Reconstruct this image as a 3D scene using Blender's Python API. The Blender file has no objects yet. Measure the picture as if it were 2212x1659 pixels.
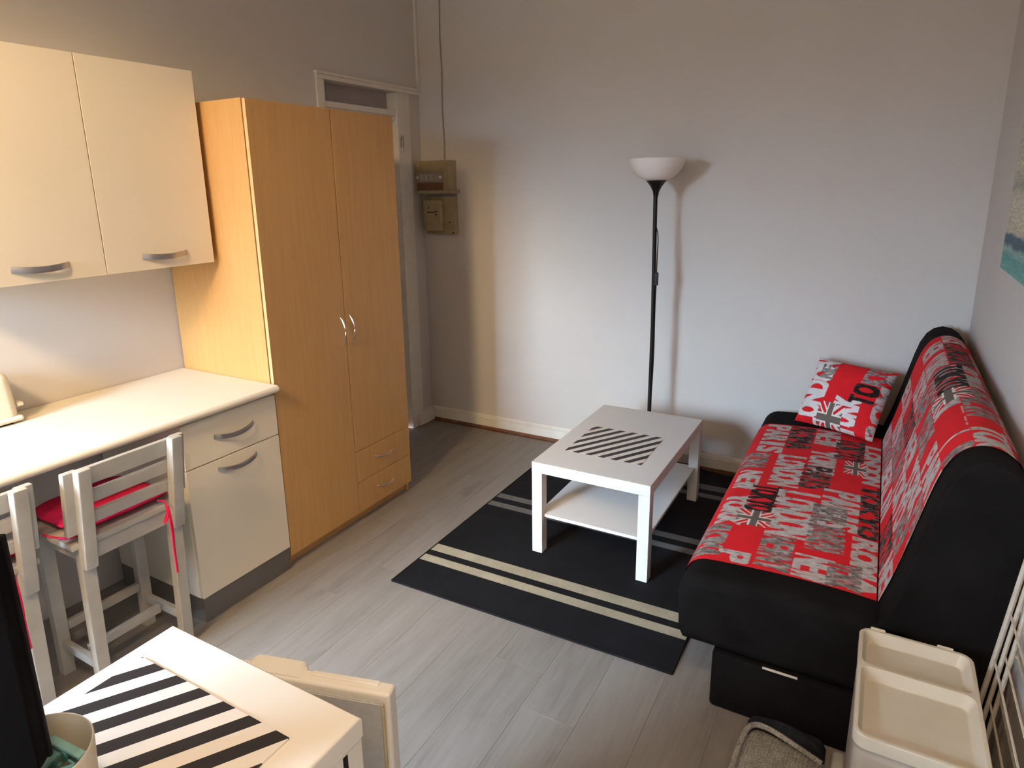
import bpy, bmesh, math, random
import numpy as np
from mathutils import Vector, Matrix
random.seed(4)
PI = math.pi
SC = bpy.context.scene
COL = SC.collection

# ------------------------------------------------------------------ camera
cam = bpy.data.cameras.new('camera')
cam.sensor_fit = 'HORIZONTAL'; cam.sensor_width = 36.0
cam.lens = 1422.573 / 2212 * 36
cam.shift_x = 27.288 / 2212; cam.shift_y = -75.402 / 2212
cam.clip_start = 0.02
co = bpy.data.objects.new('camera', cam); COL.objects.link(co)
ya, pi_, ro = -0.526088, 0.241029, -0.0185332
fw = Vector((math.sin(ya)*math.cos(pi_), math.cos(ya)*math.cos(pi_), -math.sin(pi_)))
rt = Vector((math.cos(ya), -math.sin(ya), 0)); up = rt.cross(fw)
r2 = math.cos(ro)*rt + math.sin(ro)*up; u2 = -math.sin(ro)*rt + math.cos(ro)*up
M = Matrix((r2, u2, -fw)).transposed().to_4x4()
M.translation = Vector((2.09626, -3.77541, 1.66431))
co.matrix_world = M
SC.camera = co

# ------------------------------------------------------------------ colour management, light
SC.view_settings.view_transform = 'Standard'
SC.view_settings.look = 'None'
SC.view_settings.gamma = 1.0
SC.view_settings.use_curve_mapping = False
SC.view_settings.exposure = -0.2

XL, XR, YB, YF, ZC = -0.683, 2.4993, 0.0, -5.3, 3.15      # room
WX0, WX1, WZ0, WZ1 = -0.64, 0.22, 0.9, 2.42              # window in the wall behind the camera

SKY = 185.0
world = bpy.data.worlds.new('sky'); SC.world = world; world.use_nodes = True
nt = world.node_tree; nt.nodes.clear()
out = nt.nodes.new('ShaderNodeOutputWorld'); bg = nt.nodes.new('ShaderNodeBackground')
tc = nt.nodes.new('ShaderNodeTexCoord'); sep = nt.nodes.new('ShaderNodeSeparateXYZ')
rmp = nt.nodes.new('ShaderNodeValToRGB')
rmp.color_ramp.elements[0].position = 0.49; rmp.color_ramp.elements[0].color = (.03, .028, .026, 1)
rmp.color_ramp.elements[1].position = 0.525; rmp.color_ramp.elements[1].color = (.170, .215, .265, 1)
for p_, k_ in ((.60, .50), (.70, .78), (.8, .95), (1.0, 1.0)):
    e_ = rmp.color_ramp.elements.new(p_); e_.color = (.65*k_, .82*k_, k_, 1)
mp = nt.nodes.new('ShaderNodeMath'); mp.operation = 'MULTIPLY_ADD'
mp.inputs[1].default_value = .5; mp.inputs[2].default_value = .5
nt.links.new(tc.outputs['Generated'], sep.inputs[0]); nt.links.new(sep.outputs['Z'], mp.inputs[0])
nt.links.new(mp.outputs[0], rmp.inputs[0]); nt.links.new(rmp.outputs[0], bg.inputs['Color'])
bg.inputs['Strength'].default_value = SKY
nt.links.new(bg.outputs[0], out.inputs[0])

pl = bpy.data.lights.new('window_portal', 'AREA'); pl.shape = 'RECTANGLE'
pl.size = WX1-WX0; pl.size_y = WZ1-WZ0; pl.cycles.is_portal = True
po = bpy.data.objects.new('window_portal', pl); COL.objects.link(po)
po.location = ((WX0+WX1)/2, YF-.062, (WZ0+WZ1)/2); po.rotation_euler = (-PI/2, 0, PI)   # faces +y
po.rotation_euler = (PI/2, 0, PI)

def bulb(name, loc, watts, col, r):
    l = bpy.data.lights.new(name, 'POINT'); l.energy = watts; l.color = col; l.shadow_soft_size = r
    o = bpy.data.objects.new(name, l); COL.objects.link(o); o.location = loc
bulb('ceiling_bulb', (1.55, -4.3, 2.75), 25, (1.0, .58, .27), .08)
sp = bpy.data.lights.new('kitchen_spot', 'SPOT'); sp.energy = 315; sp.color = (1.0, .70, .36); sp.shadow_soft_size = .19
sp.spot_size = math.radians(62); sp.spot_blend = .6
dl = bpy.data.lights.new('ceiling_downlight', 'SPOT'); dl.energy = 130; dl.color = (1.0, .77, .53); dl.shadow_soft_size = .12
dl.spot_size = math.radians(112); dl.spot_blend = .5
dlo = bpy.data.objects.new('ceiling_downlight', dl); COL.objects.link(dlo); dlo.location = (1.85, -3.75, 3.0)
spo = bpy.data.objects.new('kitchen_spot', sp); COL.objects.link(spo); spo.location = (.60, -4.4, 2.7)
spo.rotation_euler = (Vector((-.40, -2.1, .85))-Vector((.60, -4.4, 2.7))).to_track_quat('-Z', 'Y').to_euler()

# ------------------------------------------------------------------ materials
def lin(c):
    c = c/255.0
    return c/12.92 if c <= .04045 else ((c+.055)/1.055)**2.4
def rgb(r, g, b): return (lin(r), lin(g), lin(b), 1)

class NT:
    def __init__(s, name):
        s.m = bpy.data.materials.new(name); s.m.use_nodes = True
        s.t = s.m.node_tree; s.b = s.t.nodes['Principled BSDF']
    def n(s, kind, **kw):
        nd = s.t.nodes.new('ShaderNode'+kind)
        for k, v in kw.items():
            if hasattr(nd, k): setattr(nd, k, v)
            else: nd.inputs[k].default_value = v
        return nd
    def l(s, a, b): s.t.links.new(a, b)
    def math(s, op, a, b=None, c=None):
        nd = s.t.nodes.new('ShaderNodeMath'); nd.operation = op
        for i, v in enumerate((a, b, c)):
            if v is None: continue
            if isinstance(v, (int, float)): nd.inputs[i].default_value = v
            else: s.l(v, nd.inputs[i])
        return nd.outputs[0]
    def ramp(s, fac, stops):
        r = s.t.nodes.new('ShaderNodeValToRGB'); e = r.color_ramp.elements
        while len(e) < len(stops): e.new(.5)
        for el, (p, c) in zip(e, stops): el.position = p; el.color = c
        s.l(fac, r.inputs[0]); return r.outputs[0]
    def pos(s, scale=(1, 1, 1), world=False):
        src = s.n('NewGeometry').outputs['Position'] if world else s.n('TexCoord').outputs['Object']
        mpn = s.n('Mapping'); mpn.inputs['Scale'].default_value = scale
        s.l(src, mpn.inputs['Vector']); return mpn.outputs[0]
    def noise(s, vec, scale, detail=4, rough=.55):
        nd = s.n('TexNoise'); nd.inputs['Scale'].default_value = scale
        nd.inputs['Detail'].default_value = detail; nd.inputs['Roughness'].default_value = rough
        s.l(vec, nd.inputs['Vector']); return nd.outputs['Fac']
    def bump(s, h, strength=.2, dist=.002):
        b = s.n('Bump'); b.inputs['Strength'].default_value = strength; b.inputs['Distance'].default_value = dist
        s.l(h, b.inputs['Height']); s.l(b.outputs[0], s.b.inputs['Normal'])
    def set(s, rough=.5, metal=0, spec=None):
        s.b.inputs['Roughness'].default_value = rough; s.b.inputs['Metallic'].default_value = metal
        if spec is not None: s.b.inputs['Specular IOR Level'].default_value = spec
        return s

def plain(name, c, rough=.5, metal=0, var=.06, nscale=8, bump=0, bscale=120, spec=None, bdist=.001):
    m = NT(name).set(rough, metal, spec)
    f = m.noise(m.pos(), nscale)
    lo = tuple(max(0, v*(1-var)) for v in c[:3])+(1,); hi = tuple(min(1, v*(1+var)) for v in c[:3])+(1,)
    m.l(m.ramp(f, [(.3, lo), (.7, hi)]), m.b.inputs['Base Color'])
    if bump: m.bump(m.noise(m.pos(), bscale, 3), bump, bdist)
    return m.m

WALL = plain('wall_paint', (.67, .645, .62, 1), .85, var=.02, nscale=2.5, bump=.25, bscale=90, spec=.2)
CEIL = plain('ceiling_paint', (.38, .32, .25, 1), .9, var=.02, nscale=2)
GLOSS_WHITE = plain('white_lacquer', (.77, .785, .79, 1), .32, var=.01, nscale=3)
TRIM = plain('white_trim_paint', (.80, .785, .73, 1), .45, var=.05, nscale=9, bump=.15, bscale=60)
CABINET = plain('cream_white_laminate', (.79, .735, .62, 1), .45, var=.015, nscale=4, bump=.05, bscale=300)
WORKTOP = plain('white_worktop_laminate', (.82, .775, .67, 1), .38, var=.02, nscale=6, bump=.05, bscale=250)
PLINTH = plain('grey_plinth', (.115, .105, .095, 1), .5, var=.05)
STEEL = plain('brushed_steel', (.42, .41, .41, 1), .32, metal=.9, var=.08, nscale=40)
CHROME = plain('satin_chrome', (.82, .80, .80, 1), .18, metal=1, var=.02)
BLACK = plain('black_metal', (.004, .0038, .004, 1), .45, var=.1, spec=.25)
STOOL = plain('chalky_white_paint', (.40, .38, .34, 1), .6, var=.07, nscale=14, bump=.3, bscale=70)
REDC = plain('crimson_cotton', (.62, .014, .07, 1), .85, var=.18, nscale=30, bump=.5, bscale=400, spec=.2)
PLASTIC = plain('cream_plastic', (.54, .485, .39, 1), .42, var=.03, nscale=12, bump=.08, bscale=300)
TOAST = plain('ivory_plastic', (.80, .78, .68, 1), .35, var=.02)
FRIDGE = plain('fridge_white', (.85, .83, .77, 1), .3, var=.015, nscale=3, bump=.1, bscale=420)
GASKET = plain('grey_rubber_gasket', (.46, .46, .45, 1), .5, var=.06, nscale=60)
YELLOWED = plain('yellowed_edge', (.45, .36, .20, 1), .5, var=.15, nscale=50)
AGED = plain('aged_bakelite', (.33, .27, .15, 1), .55, var=.12, nscale=25, bump=.1)
BROWN = plain('brown_strip', (.13, .055, .025, 1), .5, var=.15, nscale=30)
SMOKE = plain('grey_clear_cover', (.32, .31, .27, 1), .25, var=.1, nscale=30)
POT = plain('cream_pot', (.66, .58, .45, 1), .5, var=.03)
TEAL = plain('teal_plastic', (.16, .33, .30, 1), .3, var=.15, nscale=30)
TEALD = plain('dark_teal_plastic', (.05, .18, .18, 1), .3, var=.15, nscale=30)
WIRE = plain('white_coated_wire', (.47, .43, .36, 1), .45, var=.1, nscale=60)
NAVY = plain('navy_cloth', (.022, .025, .036, 1), .9, var=.3, nscale=40, bump=.5, bscale=300, spec=.1)
CANVAS = plain('canvas_edge', (.72, .70, .64, 1), .8, var=.02)
SKIRT = plain('old_brown_floor_edge', (.20, .09, .045, 1), .7, var=.25, nscale=20)
BLACKCLOTH = plain('black_microfibre', (.0072, .0066, .0068, 1), .95, var=.25, nscale=9, bump=.35, bscale=500, spec=.08)
for mm in (BLACKCLOTH,):
    mm.node_tree.nodes['Principled BSDF'].inputs['Sheen Weight'].default_value = .0
    mm.node_tree.nodes['Principled BSDF'].inputs['Sheen Roughness'].default_value = .4
SHADE = plain('white_shade_plastic', (.93, .93, .91, 1), .4, var=.01)
SHADE.node_tree.nodes['Principled BSDF'].inputs['Subsurface Weight'].default_value = .15
SHADE.node_tree.nodes['Principled BSDF'].inputs['Subsurface Radius'].default_value = (.02, .02, .02)

def wood(name, axis='z'):
    m = NT(name).set(.42, 0, .4)
    sc = {'z': (9, 9, .55), 'y': (9, .55, 9)}[axis]
    p = m.pos(sc)
    g = m.noise(p, 6, 7, .6); f = m.noise(m.pos(tuple(v*6 for v in sc)), 7, 3)
    mix = m.math('ADD', m.math('MULTIPLY', g, .75), m.math('MULTIPLY', f, .25))
    m.l(m.ramp(mix, [(.28, (.47, .250, .085, 1)), (.52, (.515, .285, .102, 1)), (.76, (.555, .315, .118, 1))]), m.b.inputs['Base Color'])
    m.bump(f, .06, .0005)
    return m.m
BEECH = wood('beech_foil'); BEECHD = plain('beech_edge_band', (.66, .40, .19, 1), .45, var=.05, nscale=30)

def plank_mat():
    m = NT('grey_oak_laminate').set(.42, 0, .45)
    rnd = m.n('ObjectInfo').outputs['Random']
    off = m.n('CombineXYZ'); m.l(m.math('MULTIPLY', rnd, 37.0), off.inputs[0]); m.l(m.math('MULTIPLY', rnd, 71.0), off.inputs[1])
    geo = m.n('NewGeometry').outputs['Position']
    add = m.n('VectorMath'); add.operation = 'ADD'; m.l(geo, add.inputs[0]); m.l(off.outputs[0], add.inputs[1])
    def mapped(s):
        q = m.n('Mapping'); q.inputs['Scale'].default_value = s; m.l(add.outputs[0], q.inputs['Vector']); return q.outputs[0]
    a = m.noise(mapped((7, .9, 1)), 2.2, 6, .6)
    b = m.noise(mapped((40, 2.2, 1)), 2.0, 4, .6)
    k = m.noise(mapped((5, 2.0, 1)), 1.6, 2, .5)
    kn = m.ramp(k, [(.62, (0, 0, 0, 1)), (.78, (1, 1, 1, 1))])
    v = m.math('ADD', m.math('MULTIPLY', a, .62), m.math('MULTIPLY', b, .38))
    v = m.math('ADD', v, m.math('MULTIPLY', m.math('SUBTRACT', rnd, .5), .10))
    v = m.math('SUBTRACT', v, m.math('MULTIPLY', kn, .16))
    m.l(m.ramp(v, [(.25, (.165, .146, .131, 1)), (.47, (.228, .206, .190, 1)), (.69, (.275, .252, .235, 1))]), m.b.inputs['Base Color'])
    m.bump(b, .12, .0006)
    return m.m
PLANK = plank_mat()

def stripes(name, ox, oy, phase):
    # black diagonal stripes on a white place mat, in world position of the flat mat
    m = NT(name).set(.55)
    s = m.n('SeparateXYZ'); m.l(m.n('NewGeometry').outputs['Position'], s.inputs[0])
    u = m.math('SUBTRACT', s.outputs[0], m.math('MULTIPLY', m.math('SUBTRACT', s.outputs[1], oy), .625))
    fr = m.math('FRACT', m.math('DIVIDE', m.math('SUBTRACT', u, phase-6.17), .0617))
    d = m.math('LESS_THAN', fr, .49)
    mx = m.n('Mix'); mx.data_type = 'RGBA'
    mx.inputs['A'].default_value = (.80, .78, .74, 1); mx.inputs['B'].default_value = (.016, .014, .016, 1)
    m.l(d, mx.inputs['Factor']); m.l(mx.outputs['Result'], m.b.inputs['Base Color'])
    m.bump(m.noise(m.pos(), 320, 2), .3, .0006)
    return m.m

def rug_mat(name, c, var):
    m = NT(name).set(.95, 0, .1)
    n1 = m.noise(m.pos(world=True), 420, 2); n2 = m.noise(m.pos(world=True), 9, 3)
    f = m.math('ADD', m.math('MULTIPLY', n1, .7), m.math('MULTIPLY', n2, .3))
    m.l(m.ramp(f, [(.3, tuple(v*(1-var) for v in c)+(1,)), (.7, tuple(v*(1+var) for v in c)+(1,))]), m.b.inputs['Base Color'])
    m.bump(n1, .6, .002)
    return m.m
RUGB = rug_mat('charcoal_rug_pile', (.0115, .0115, .0135), .45)
RUGS = rug_mat('beige_rug_stripe', (.37, .335, .25), .35)
RUGG = rug_mat('grey_rug_stripe', (.135, .135, .13), .35)

def attr_mat(name, rough=.85):
    m = NT(name).set(rough, 0, .2)
    a = m.n('Attribute'); a.attribute_name = 'print'
    m.l(a.outputs['Color'], m.b.inputs['Base Color'])
    m.bump(m.noise(m.pos(), 600, 2), .3, .0006)
    return m.m
PRINT = attr_mat('printed_cotton')

def knit_mat():
    m = NT('grey_knit').set(.95, 0, .1)
    n1 = m.noise(m.pos(), 260, 3, .7); n2 = m.noise(m.pos(), 18, 3)
    f = m.math('ADD', m.math('MULTIPLY', n1, .75), m.math('MULTIPLY', n2, .25))
    m.l(m.ramp(f, [(.36, (.13, .13, .125, 1)), (.5, (.37, .37, .35, 1)), (.64, (.66, .66, .63, 1))]), m.b.inputs['Base Color'])
    m.bump(n1, .9, .004)
    return m.m
KNIT = knit_mat()

def sea_mat():
    # painted seascape: clouded cream sky, dark blue swell, turquoise shallows (flat artwork)
    m = NT('seascape_painting').set(.6)
    s = m.n('SeparateXYZ'); m.l(m.n('NewGeometry').outputs['Position'], s.inputs[0])
    n = m.noise(m.pos((1, 1.2, 5), world=True), 6, 5, .65)
    z = m.math('ADD', s.outputs[2], m.math('MULTIPLY', m.math('SUBTRACT', n, .5), .05))
    t = m.math('DIVIDE', m.math('SUBTRACT', z, 1.34), .60)
    base = m.ramp(t, [(0.0, (.16, .42, .38, 1)), (.10, (.10, .34, .33, 1)), (.145, (.30, .47, .46, 1)), (.17, (.035, .085, .13, 1)),
                      (.215, (.05, .12, .18, 1)), (.235, (.62, .60, .47, 1)), (.40, (.72, .69, .56, 1)), (.50, (.40, .42, .36, 1)), (.60, (.66, .64, .52, 1)), (1, (.45, .46, .42, 1))])
    st = m.ramp(m.noise(m.pos((1, 3, 26), world=True), 5, 5, .7), [(.40, (.75, .78, .80, 1)), (.62, (1.15, 1.15, 1.12, 1))])
    mx = m.n('Mix'); mx.data_type = 'RGBA'; mx.blend_type = 'MULTIPLY'; mx.inputs['Factor'].default_value = 1
    m.l(base, mx.inputs['A']); m.l(st, mx.inputs['B']); m.l(mx.outputs['Result'], m.b.inputs['Base Color'])
    return m.m
SEA = sea_mat()

# ------------------------------------------------------------------ builders
def B(): return bmesh.new()
def box(bm, x0, x1, y0, y1, z0, z1, bev=0, seg=2):
    t = bmesh.new(); bmesh.ops.create_cube(t, size=1)
    bmesh.ops.scale(t, vec=(x1-x0, y1-y0, z1-z0), verts=t.verts)
    bmesh.ops.translate(t, vec=((x0+x1)/2, (y0+y1)/2, (z0+z1)/2), verts=t.verts)
    if bev: bmesh.ops.bevel(t, geom=t.edges[:], offset=bev, segments=seg, affect='EDGES', profile=.5)
    merge(bm, t); return bm
def merge(bm, t):
    me = bpy.data.meshes.new('tmp'); t.to_mesh(me); t.free(); bm.from_mesh(me); bpy.data.meshes.remove(me)
def beam(bm, p0, p1, wx, wy, bev=.003, wx1=None, wy1=None):
    # slanted rectangular post with level ends
    t = bmesh.new(); vs = []
    for p, a, b in ((p0, wx, wy), (p1, wx1 or wx, wy1 or wy)):
        for sx, sy in ((-1, -1), (1, -1), (1, 1), (-1, 1)):
            vs.append(t.verts.new((p[0]+sx*a/2, p[1]+sy*b/2, p[2])))
    for f in ((3, 2, 1, 0), (4, 5, 6, 7), (0, 1, 5, 4), (1, 2, 6, 5), (2, 3, 7, 6), (3, 0, 4, 7)):
        t.faces.new([vs[i] for i in f])
    bmesh.ops.recalc_face_normals(t, faces=t.faces[:])
    if bev: bmesh.ops.bevel(t, geom=t.edges[:], offset=bev, segments=2, affect='EDGES', profile=.5)
    merge(bm, t); return bm
def lathe(bm, prof, cx, cy, n=40, close=False):
    rings = []
    for r, z in prof:
        rings.append([bm.verts.new((cx+r*math.cos(2*PI*i/n), cy+r*math.sin(2*PI*i/n), z)) for i in range(n)])
    for a, b in zip(rings, rings[1:]):
        for i in range(n):
            bm.faces.new((a[i], a[(i+1) % n], b[(i+1) % n], b[i]))
    if close:
        bm.faces.new(rings[0][::-1]); bm.faces.new(rings[-1])
    bmesh.ops.recalc_face_normals(bm, faces=bm.faces[:])
    return bm
def tube(bm, pts, r, n=8, smooth=0):
    pts = [Vector(p) for p in pts]
    for _ in range(smooth):
        q = [pts[0]]
        for a, b in zip(pts, pts[1:]): q += [a*.75+b*.25, a*.25+b*.75]
        pts = q+[pts[-1]]
    t = bmesh.new(); rings = []; ref = None
    for i, p in enumerate(pts):
        d = (pts[min(i+1, len(pts)-1)]-pts[max(i-1, 0)]).normalized()
        if ref is None: ref = Vector((0, 0, 1)) if abs(d.z) < .9 else Vector((1, 0, 0))
        a = d.cross(ref).normalized(); b = d.cross(a).normalized(); ref = -b if False else ref
        rr = r[i] if isinstance(r, (list, tuple)) else r
        rings.append([t.verts.new(p+rr*(math.cos(2*PI*k/n)*a+math.sin(2*PI*k/n)*b)) for k in range(n)])
    for a, b in zip(rings, rings[1:]):
        for k in range(n): t.faces.new((a[k], a[(k+1) % n], b[(k+1) % n], b[k]))
    t.faces.new(rings[0][::-1]); t.faces.new(rings[-1])
    bmesh.ops.recalc_face_normals(t, faces=t.faces[:])
    merge(bm, t); return bm
def prism_y(bm, poly, y0, y1, bev=0, seg=4):
    # closed polygon in the xz plane extruded along y, rounded at both ends
    t = bmesh.new()
    a = [t.verts.new((x, y0, z)) for x, z in poly]; b = [t.verts.new((x, y1, z)) for x, z in poly]
    n = len(poly)
    fa = t.faces.new(a); fb = t.faces.new(b[::-1])
    for i in range(n): t.faces.new((a[i], b[i], b[(i+1) % n], a[(i+1) % n]))
    bmesh.ops.recalc_face_normals(t, faces=t.faces[:])
    if bev:
        ed = [e for e in t.edges if abs(e.verts[0].co.y-e.verts[1].co.y) < 1e-6]
        bmesh.ops.bevel(t, geom=ed, offset=bev, segments=seg, affect='EDGES', profile=.5, clamp_overlap=True)
    merge(bm, t); return bm

def root_of(o):
    while o.parent: o = o.parent
    return o
def obj(name, bm, mat, parent=None, smooth=True, ang=35, loc=None):
    """link bm (world coordinates) as one mesh object; a child keeps its thing's origin"""
    me = bpy.data.meshes.new(name)
    if parent is not None: off = Vector(root_of(parent).location)
    elif loc is not None: off = Vector(loc)
    else: off = Vector((0, 0, 0))
    bmesh.ops.translate(bm, vec=-off, verts=bm.verts)
    bm.to_mesh(me); bm.free()
    if smooth:
        me.polygons.foreach_set('use_smooth', [True]*len(me.polygons))
        me.set_sharp_from_angle(angle=math.radians(ang))
    for m_ in (mat if isinstance(mat, (list, tuple)) else [mat]): me.materials.append(m_)
    o = bpy.data.objects.new(name, me); COL.objects.link(o)
    if smooth and len(me.vertices) < 2500:
        wn = o.modifiers.new('weighted_normals', 'WEIGHTED_NORMAL'); wn.weight = 100; wn.keep_sharp = True
    if parent is not None: o.parent = parent
    else: o.location = off
    return o
def thing(name, label, cat, loc, group=None):
    o = bpy.data.objects.new(name, None); COL.objects.link(o); o.location = loc
    o.empty_display_size = .1
    return tag(o, label, cat, group)
def tag(o, label, cat, group=None):
    o['label'] = label; o['category'] = cat
    if group: o['group'] = group
    return o
def struct(name, bm, mat, parent=None):
    o = obj(name, bm, mat, parent)
    if parent is None: o['kind'] = 'structure'
    return o
def copy_tree(o, parent=None):
    c = o.copy(); COL.objects.link(c)
    if parent: c.parent = parent
    for ch in list(o.children): copy_tree(ch, c)
    return c

# ------------------------------------------------------------------ room shell
bm = B(); box(bm, XL-.12, XR+.12, YF-.12, YB+.12, -.1, -.006)
floor = struct('floor', bm, SKIRT)
PW, PL = .19, 1.28
meshes = {}
def plank(x0, x1, y0, y1):
    w, l = round(x1-x0, 4), round(y1-y0, 4)
    if (w, l) not in meshes:
        b = B(); box(b, .0002, w-.0002, .0002, l-.0002, -.006, 0, .0005, 1)
        o = obj('plank', b, PLANK, None, ang=20); o.parent = floor; meshes[(w, l)] = o.data
    else:
        o = bpy.data.objects.new('plank', meshes[(w, l)]); COL.objects.link(o); o.parent = floor
    o.location = (x0, y0, 0)
x = 1.22-10*PW; row = 0
while x < XR-.001:
    a, b_ = max(x, XL), min(x+PW, XR)
    st = -2.17 if abs(x-1.22) < .01 else -2.17+[.43, -.28, .62, -.51, .17][row % 5]
    y = st-3*PL
    while y < YB-.001:
        c0, c1 = max(y, YF), min(y+PL, YB-.036)
        if c1-c0 > .01 and b_-a > .005: plank(a, b_, c0, c1)
        y += PL
    x += PW; row += 1

bm = B(); box(bm, XL-.12, XR+.12, YF-.12, YB+.12, ZC, ZC+.1); struct('ceiling', bm, CEIL)
bm = B(); box(bm, XL-.1, XR+.1, YB, YB+.1, -.05, ZC); struct('wall_back', bm, WALL)
bm = B(); box(bm, XR, XR+.1, YF, YB, -.05, ZC); struct('wall_right', bm, WALL)
# left wall with the door recess behind the wardrobe
DY0, DY1, DZ = -.895, -.238, 2.262
bm = B()
box(bm, XL-.1, XL, YF, DY0, -.05, ZC); box(bm, XL-.1, XL, DY1, YB, -.05, ZC)
box(bm, XL-.1, XL, DY0, DY1, DZ, ZC)
struct('wall_left', bm, WALL)
bm = B()
box(bm, XL-.1, WX0, YF-.06, YF, -.05, ZC); box(bm, WX1, XR+.1, YF-.06, YF, -.05, ZC)
box(bm, WX0, WX1, YF-.06, YF, -.05, WZ0); box(bm, WX0, WX1, YF-.06, YF, WZ1, ZC)
struct('wall_front', bm, WALL)
bm = B()
box(bm, WX0, WX0+.05, YF-.055, YF-.015, WZ0, WZ1, .004); box(bm, WX1-.05, WX1, YF-.055, YF-.015, WZ0, WZ1, .004)
box(bm, WX0, WX1, YF-.055, YF-.015, WZ0, WZ0+.05, .004); box(bm, WX0, WX1, YF-.055, YF-.015, WZ1-.05, WZ1, .004)
box(bm, (WX0+WX1)/2-.025, (WX0+WX1)/2+.025, YF-.055, YF-.015, WZ0, WZ1, .004)
struct('window_1', bm, TRIM)

# door in the left wall (top and hinge side show above and beside the wardrobe)
bm = B()
box(bm, XL-.098, XL-.055, DY0+.01, DY1-.01, .01, 2.085, .003)
door = struct('door_1', bm, TRIM)
bm = B(); box(bm, XL-.095, XL+.012, DY1-.012, DY1+.118, 0, 2.262, .004); obj('door_jamb', bm, TRIM, door)
bm = B(); box(bm, XL-.095, XL+.012, DY0-.045, DY0+.012, 0, 2.262, .004); obj('door_jamb', bm, TRIM, door)
bm = B(); box(bm, XL-.095, XL-.005, DY0+.012, DY1-.012, 2.088, 2.118, .004)
box(bm, XL-.095, XL+.004, DY0+.012, DY1-.012, 2.118, 2.152, .006); obj('transom_bar', bm, TRIM, door)
bm = B(); box(bm, XL-.095, XL-.07, DY0+.012, DY1-.012, 2.152, 2.262); obj('transom_panel', bm, plain('transom_paint', (.34, .30, .285, 1), .6, var=.05), door)
bm = B(); box(bm, XL-.02, XL+.016, DY0-.045, YB-.004, 2.262, 2.286, .003); box(bm, XL-.02, XL+.024, DY0-.052, YB-.004, 2.286, 2.302, .003)
obj('door_cornice', bm, TRIM, door)
bm = B()
tube(bm, [(XL+.022, DY1+.016, 1.93), (XL+.022, DY1+.016, 1.985)], .009, 10); tube(bm, [(XL+.022, DY1+.016, 1.985), (XL+.022, DY1+.016, 1.999)], [.011, .006], 10)
box(bm, XL+.012, XL+.016, DY1+.004, DY1+.034, 1.925, 1.985, .001)
tube(bm, [(XL+.020, DY1+.014, 1.895), (XL+.020, DY1+.014, 1.93)], .005, 8)
obj('hinge', bm, STEEL, door)

# skirting
bm = B()
poly = [(0, .022), (0, .104), (-.006, .104), (-.009, .094), (-.012, .092), (-.012, .084), (-.016, .081), (-.016, .022)]
def skirting(bm, x0, x1):
    t = bmesh.new()
    a = [t.verts.new((x0, YB+p[0], p[1])) for p in poly]; b = [t.verts.new((x1, YB+p[0], p[1])) for p in poly]
    n = len(poly); t.faces.new(a); t.faces.new(b[::-1])
    for i in range(n): t.faces.new((a[i], b[i], b[(i+1) % n], a[(i+1) % n]))
    bmesh.ops.recalc_face_normals(t, faces=t.faces[:]); merge(bm, t)
skirting(bm, XL+.001, XR-.001)
struct('baseboard_back', bm, TRIM)
bm = B(); box(bm, XL, XR, YB-.007, YB-.001, -.004, .022, .001, 1); struct('trim_1', bm, SKIRT)
bm = B(); box(bm, XL, XL+.035, -.19, YB-.017, .004, .10, .004); struct('baseboard_left', bm, TRIM)
bm = B(); box(bm, XR-.014, XR, YF, YB-.017, .004, .10, .004); struct('baseboard_right', bm, TRIM)

# conduit in the corner and cable to the fuse box
bm = B(); box(bm, XL, XL+.018, -.022, -.002, 2.303, ZC, .003); 
tag(obj('cable_conduit', bm, TRIM, loc=(XL, -.01, 2.303)), 'narrow white cable conduit running up the corner above the door', 'conduit')
bm = B(); tube(bm, [(-.487+.004*math.sin(k*1.9), -.006, 1.85+k*.13) for k in range(11)], .0042, 6, 1)
tag(obj('wall_cable', bm, plain('painted_cable', (.34, .29, .24, 1), .6, var=.05), loc=(-.487, -.006, 1.85)), 'thin painted cable running up the back wall from the fuse box', 'cable')

# ------------------------------------------------------------------ fuse box and meter in the corner
t = thing('fuse_box', 'aged beige fuse box with brown strip on the back wall', 'fuse box', (-.53, -.05, 1.63))
bm = B(); box(bm, -.665, -.40, -.095, -.001, 1.65, 1.842, .004); obj('housing', bm, AGED, t)
bm = B(); box(bm, -.662, -.375, -.115, -.001, 1.63, 1.652, .005); obj('ledge', bm, AGED, t)
bm = B(); box(bm, -.650, -.445, -.101, -.093, 1.654, 1.700, .001); obj('brown_strip', bm, BROWN, t)
bm = B(); box(bm, -.652, -.445, -.103, -.094, 1.705, 1.765, .002); w = obj('breaker_window', bm, SMOKE, t)
for k in range(3):
    bm = B(); box(bm, -.622+k*.036, -.592+k*.036, -.108, -.1, 1.710, 1.758, .003); obj('breaker', bm, plain('breaker_grey', (.40, .39, .33, 1), .4), w)
for xx in (-.645, -.458):
    bm = B(); tube(bm, [(xx, -.100, 1.735), (xx, -.108, 1.735)], .009, 12); obj('screw', bm, TRIM, w)
t = thing('electricity_meter', 'aged beige electricity meter panel below the fuse box ledge', 'electricity meter', (-.51, -.04, 1.36))
bm = B(); box(bm, -.630, -.395, -.052, -.001, 1.362, 1.612, .004); obj('back_panel', bm, AGED, t)
bm = B(); box(bm, -.622, -.475, -.090, -.051, 1.385, 1.592, .010, 3); mc = obj('meter_case', bm, AGED, t)
bm = B(); box(bm, -.600, -.500, -.093, -.088, 1.475, 1.555, .002); f = obj('meter_window', bm, plain('meter_glass', (.36, .31, .19, 1), .25, var=.15, nscale=40), mc)
bm = B(); box(bm, -.585, -.515, -.0945, -.0925, 1.506, 1.512); box(bm, -.575, -.57, -.0945, -.0925, 1.53, 1.548); obj('counter_marks', bm, BLACK, mc)
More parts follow.
